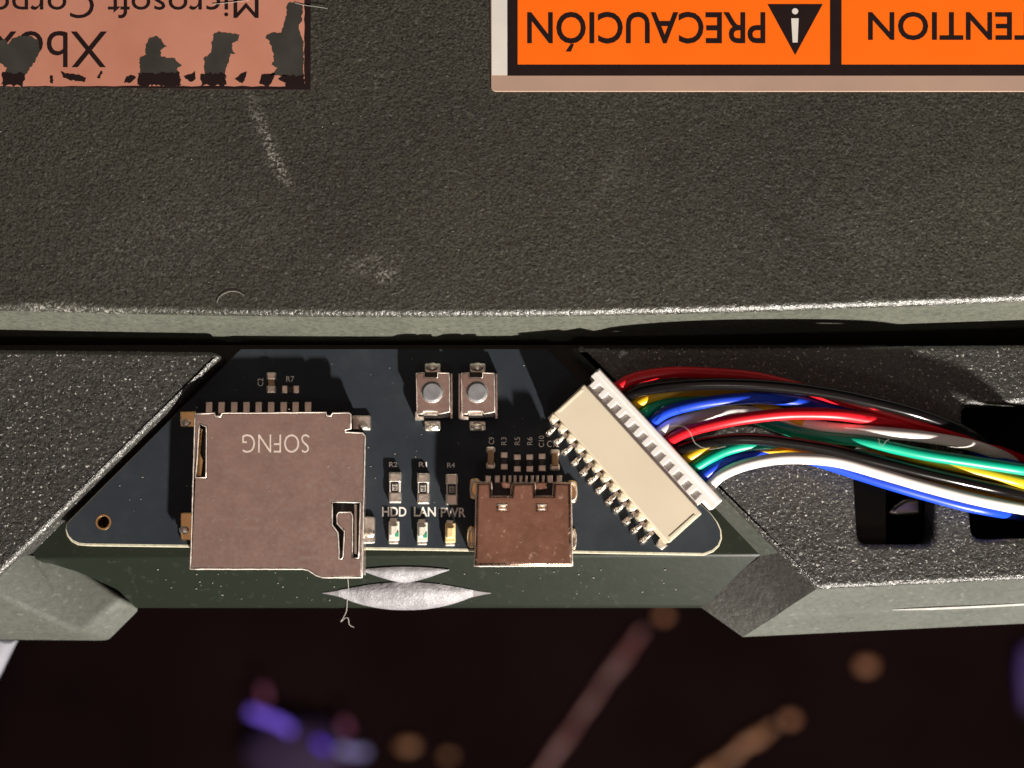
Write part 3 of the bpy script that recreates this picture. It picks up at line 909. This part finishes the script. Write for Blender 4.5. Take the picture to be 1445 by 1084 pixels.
sgn = 1 if Vector((-math.sin(rotz), math.cos(rotz), 0)).dot(Vv) > 0 else -1
for i in range(13):
    u = 12.5 + i * 18.6
    if i < 12:
        if fil is None:
            q = [(-0.40, 0), (0.40, 0), (0.36, 0.36 * sgn), (0.18, 0.55 * sgn), (-0.18, 0.55 * sgn), (-0.36, 0.36 * sgn)]
            vf = prism([q], 0.0, 2.3, 0.15, 3)
            tooth_me = make_mesh('header_tooth', vf[0], vf[1], M['cream'], True)
            p_ = [(0, 0.2, 1.05), (0, 0.55, 1.0), (0, 0.78, 0.5), (0, 0.95, 0.16), (0, 1.5, 0.12)]
            pv, pf = [], []
            for (_, y, z) in p_:
                pv += [Vector((-0.17, y * sgn, z - 0.1)), Vector((0.17, y * sgn, z - 0.1)), Vector((0.17, y * sgn, z + 0.1)), Vector((-0.17, y * sgn, z + 0.1))]
            for s in range(4):
                for e in range(4):
                    pf.append((s * 4 + e, s * 4 + (e + 1) % 4, s * 4 + 4 + (e + 1) % 4, s * 4 + 4 + e))
            pf += [(0, 1, 2, 3), (16, 17, 18, 19)]
            pin2 = make_mesh('header_pin', pv, pf, M['solder'], False)
            bl = blob((0, 1.20 * sgn, 0.0), 0.31, 0.42, 0.42, 12, 5, 0.0, 0.14)
            fil = make_mesh('solder_fillet', bl[0], bl[1], M['solder'], True)
        place('header_tooth', tooth_me, uvz(u - 4, 91 + i * 0.45, 0.04), head, rotz)
        hp = place('header_pin', pin2, uvz(u + 5.5, 92 + i * 0.45, 0.04), head, rotz)
        f_ = place('solder_fillet', fil, uvz(u + 5.5, 92 + i * 0.45, 0.04), hp, 0)
        f_.rotation_euler = (0, 0, random.uniform(-0.12, 0.12))
add('anchor_tab', prism([uvp([(236, 97), (252, 97), (251, 108), (240, 110)])], 0.04, 0.5, 0.1, 2), M['tin'], head)
add('anchor_tab', prism([uvp([(0, 90), (6, 90), (6, 100), (1, 100)])], 0.04, 0.9, 0.1, 2), M['tin'], head)

# ------------------------------------------------------------------ wiring harness: white plug and twelve wires
har = thing('wiring_harness', 'white nylon plug with twelve coloured wires running over the trim', 'cable', uvz(128, 12, 0.04))
body = [(0, 0), (255.5, 0), (255.5, 20), (238, 20), (236.5, 37), (8, 33), (8, 17), (0, 17)]
wins = []
for i in range(12):
    u = 22 + i * 18.35
    wins.append(uvp([(u - 5.2, 16), (u + 4.6, 16), (u + 4.6, 28.5), (u - 5.2, 28.5)]))
plug = add('plug', prism([roundpoly(uvp(body), 0.10, 2)] + wins, 0.9, 2.62, 0.07, 2), M['nylon'], har, label='white nylon plug with a row of small windows')
add('plug_core', prism([uvp([(1, 1), (254, 1), (254, 18), (236, 18), (235, 32), (9, 31), (9, 16), (1, 16)])], 0.12, 2.40), M['nylon'], plug, smooth=False)
add('plug_ridge', prism([roundpoly(uvp([(0.5, 0.5), (255, 0.5), (255, 9), (0.5, 9)]), 0.1, 2)], 2.3, 2.78, 0.14, 3), M['nylon'], plug)

wires = {
 1: ('red', [(868, 548, 2.0), (895, 534, 2.3), (945, 526, 2.5), (1000, 527, 2.5), (1060, 532, 2.5), (1110, 543, 2.5), (1170, 560, 2.9), (1240, 579, 3.0), (1310, 600, 2.6), (1362, 617, 1.4), (1400, 634, -1.5), (1440, 648, -6)]),
 2: ('black', [(882, 560, 2.0), (905, 551, 3.0), (950, 545, 3.7), (1000, 542, 4.1), (1060, 543, 4.3), (1120, 548, 4.3), (1180, 557, 4.2), (1240, 570, 4.0), (1300, 586, 3.5), (1350, 604, 2.2), (1385, 622, 0), (1420, 640, -5)]),
 3: ('yellow', [(894, 573, 1.9), (925, 558, 1.9), (980, 552, 2.0), (1040, 554, 2.0), (1090, 578, 2.2), (1160, 607, 2.5), (1228, 628, 2.7), (1277, 642, 2.9), (1339, 656, 3.0), (1400, 670, 2.8), (1450, 683, 2.0), (1490, 692, -1), (1515, 698, -6)]),
 4: ('green', [(906, 586, 1.9), (935, 570, 1.7), (985, 563, 1.6), (1050, 585, 1.6), (1130, 612, 2.7), (1215, 623, 3.7), (1260, 632, 3.9), (1308, 642, 4.0), (1380, 653, 3.8), (1450, 664, 3.2), (1500, 676, 0.5), (1530, 685, -6)]),
 5: ('blue', [(918, 599, 2.0), (940, 582, 2.9), (980, 571, 3.7), (1030, 564, 3.9), (1080, 562, 3.7), (1120, 566, 3.0), (1170, 574, 2.1), (1220, 583, 1.7), (1290, 604, 1.6), (1350, 622, 1.4), (1400, 645, -1), (1440, 660, -6)]),
 6: ('white', [(930, 612, 2.0), (955, 596, 2.2), (1010, 583, 2.2), (1065, 582, 2.0), (1120, 594, 2.2), (1170, 604, 3.0), (1240, 610, 3.6), (1300, 616, 3.6), (1360, 626, 2.4), (1395, 636, 0.3), (1430, 650, -5)]),
 7: ('red', [(942, 625, 2.0), (970, 609, 3.1), (1020, 596, 4.1), (1070, 588, 4.4), (1120, 584, 4.4), (1180, 585, 4.2), (1230, 592, 3.3), (1270, 599, 2.7), (1320, 610, 2.0), (1365, 626, 0.9), (1410, 645, -4)]),
 8: ('black', [(954, 638, 2.0), (978, 628, 2.9), (1010, 622, 3.6), (1046, 619, 4.0), (1085, 621, 4.1), (1123, 626, 4.1), (1170, 634, 4.1), (1215, 645, 4.0), (1260, 656, 3.8), (1308, 668, 3.6), (1370, 682, 3.2), (1431, 695, 2.2), (1475, 704, -1), (1500, 710, -6)]),
 9: ('yellow', [(966, 650, 1.9), (990, 635, 2.1), (1020, 625, 2.5), (1060, 628, 2.5), (1120, 640, 2.5), (1200, 655, 2.5), (1260, 668, 2.6), (1308, 679, 2.6), (1370, 694, 2.2), (1420, 706, 1.0), (1460, 712, -3)]),
 10: ('green', [(978, 663, 1.9), (1004, 645, 2.4), (1032, 633, 3.0), (1070, 627, 3.0), (1105, 629, 2.4), (1150, 640, 1.7), (1230, 660, 1.6), (1308, 676, 1.6), (1370, 694, 1.3), (1420, 710, -1), (1450, 715, -5)]),
 11: ('blue', [(990, 676, 1.9), (1010, 659, 2.1), (1040, 645, 2.3), (1092, 639, 2.2), (1130, 645, 1.9), (1170, 656, 1.9), (1215, 671, 2.0), (1260, 685, 2.1), (1308, 699, 2.0), (1360, 713, 1.8), (1400, 721, 1.2), (1425, 725, -1), (1450, 730, -6)]),
 12: ('white', [(1001, 688, 1.9), (1014, 673, 2.2), (1046, 658, 3.0), (1092, 648, 3.6), (1138, 647, 3.8), (1185, 652, 3.8), (1246, 669, 3.6), (1308, 687, 3.5), (1369, 703, 3.2), (1425, 715, 2.2), (1465, 722, -1), (1490, 728, -6)]),
}
for i, (col, pts) in wires.items():
    u = 37 + (i - 1) * 17.55
    path = [uvz(u, 6, 1.75), uvz(u, 0, 1.75)] + [W(*p) for p in pts[1:]]
    add('wire', tube(path, 0.48, 14), M['wire_' + col], har, smooth='all', label=f'{col} insulated wire')

# ------------------------------------------------------------------ lint and dust
def lint(label, pts, r=0.045):
    v = tube(pts, r, 6)
    o = add('lint_fibre', v, M['lint'], world=pts[0])
    tag(o, label, 'lint')
lint('curled white lint fibre lying on the panel edge', [W(x, y, ZP + 0.07) for x, y in ((306, 427), (309, 420), (317, 414), (328, 411), (338, 413), (345, 417))], 0.02)
lint('loose pale thread looped over the red wire by the plug', [W(x, y, z) for x, y, z in ((930, 608, 2.9), (948, 601, 4.0), (965, 602, 4.9), (975, 612, 4.9), (981, 626, 4.6), (1000, 634, 4.3), (1024, 630, 4.2))], 0.022)
lint('tiny curl of lint on the green wire', [W(x, y, 4.75) for x, y in ((1240, 619), (1241, 626), (1246, 629), (1249, 624), (1254, 620))], 0.022)
P_l = W(600, 853, -4.6)
lint('tangled lint thread hanging off the lip under the card slot', [WP(x, y, P_l, LIP_N) + LIP_N * 0.15 for x, y in ((491, 815), (492, 830), (490, 848), (489, 862), (481, 876), (488, 870), (492, 872), (493, 880), (500, 884))], 0.03)
V, Fc = [], []
spots = []
for _ in range(150):
    x, y = random.uniform(120, 1010), random.uniform(505, 770)
    z = 0.05
    if 265 < x < 520 and 575 < y: z = ZC + 0.02
    elif 660 < x < 815 and y > 670: z = ZU + 0.02
    elif x > 700 and y > 500 and x + 40 > 780 and y < x + 0: continue
    if x + y < 850: continue
    spots.append((W(x, y, z), random.uniform(0.02, 0.05)))
for _ in range(70):
    x, y = random.uniform(210, 980), random.uniform(798, 848)
    spots.append((WP(x, y, P_l, LIP_N) + LIP_N * 0.03, random.uniform(0.02, 0.07)))
for _ in range(60):
    x, y = random.uniform(0, 1445), random.uniform(135, 425)
    spots.append((W(x, y, ZP + 0.03), random.uniform(0.02, 0.05)))
for p, r in spots:
    V2, F2 = blob(p, r * random.uniform(0.6, 1.8), r, r * 0.6, 6, 2, -0.6, 0.2)
    k = len(V); V += V2; Fc += [tuple(i + k for i in f) for f in F2]
tag(add('dust', (V, Fc), M['lint']), 'scattered pale dust specks on board, lip and panel', 'dust', kind='stuff')

# ------------------------------------------------------------------ blurred things on the table below
def rod(name, label, cat, a, b, r, mat, tips):
    r *= BS
    h = BZ + r
    t = thing(name, label, cat, W(*a, BZ))
    pa, pb = W(*a, h), W(*b, h)
    add('shaft', tube([pa.lerp(pb, k / 12) + Vector((random.uniform(-1, 1), random.uniform(-1, 1), 0)) * 0.5 for k in range(13)], r, 14, rf=lambda q: 0.75 + 0.25 * math.sin(9 * q) * math.sin(23 * q + 1)), M[mat], t)
    for (x, y, rr) in tips:
        rr *= BS
        c_ = W(x, y, BZ + rr)
        add('bead', blob(c_, rr * 1.25, rr, rr, 16, 10, -1.0), M['bead'], t)
    return t
rod('beaded_stick', 'blurred rose-brown stick with one peach bead on the dark table', 'stick', (700, 1180), (905, 888), 1.7, 'rod_rose', [(936, 868, 1.6)])
rod('beaded_stick', 'blurred tan stick with two peach beads on the dark table', 'stick', (930, 1140), (1090, 1022), 1.9, 'rod_tan', [(1114, 1014, 1.9), (1222, 938, 2.2)])
g = thing('lit_gadget', 'dark rounded gadget with violet and blue indicator lights on the table', 'gadget', W(420, 1060, BZ))
add('body', blob(W(420, 1060, BZ + 6), 16 * BS, 10 * BS, 9, 24, 12, -0.65), M['gadget'], g)
for pts, r_, mt in (([(352, 1004), (372, 1012), (394, 1020), (412, 1032)], 1.0, 'glow_blue'), ([(446, 1046), (462, 1058)], 0.9, 'glow_blue2'), ([(484, 1018), (492, 1034)], 1.0, 'glow_pink'),
                    ([(478, 1056), (498, 1062), (518, 1062)], 0.9, 'glow_pale'), ([(370, 970), (376, 990)], 0.9, 'glow_pink')):
    add('indicator_light', tube([W(x, y, BZ + 14) for x, y in pts], r_ * BS, 10), M[mt], g)
vs = thing('light_strip', 'dim violet light strip beyond the right end of the case', 'light', W(1452, 960, BZ))
add('tube', tube([W(1450, 915, BZ + 6), W(1446, 950, BZ + 6), W(1450, 995, BZ + 6)], 1.6 * BS, 10), M['glow_strip'], vs)
add('base', prism([L([(1440, 905), (1475, 905), (1475, 1005), (1440, 1005)], BZ)], BZ, BZ + 3), M['gadget'], vs)
for x, y, k, lb in ((575, 1052, 1.0, 'wider dim blurred tan bead close to the lit gadget'), (632, 1066, 0.62, 'smaller dim blurred tan bead farther from the lit gadget')):
    tag(add('loose_bead', blob(W(x, y, BZ + 2.2), 3.2 * BS * k, 1.9 * BS * k, 2.4 * k, 14, 8, -0.9), M['rod_tan'], world=W(x, y, BZ)), lb, 'bead', 'tan beads beside the gadget')
s = thing('pale_cable', 'pale lavender cable end hanging beside the case corner', 'cable', W(-20, 960, -30))
add('sleeve', tube([W(-60, 1010, -26), W(-25, 960, -22), W(-2, 915, -18), W(10, 890, -14)], 1.25, 14), M['pale'], s)
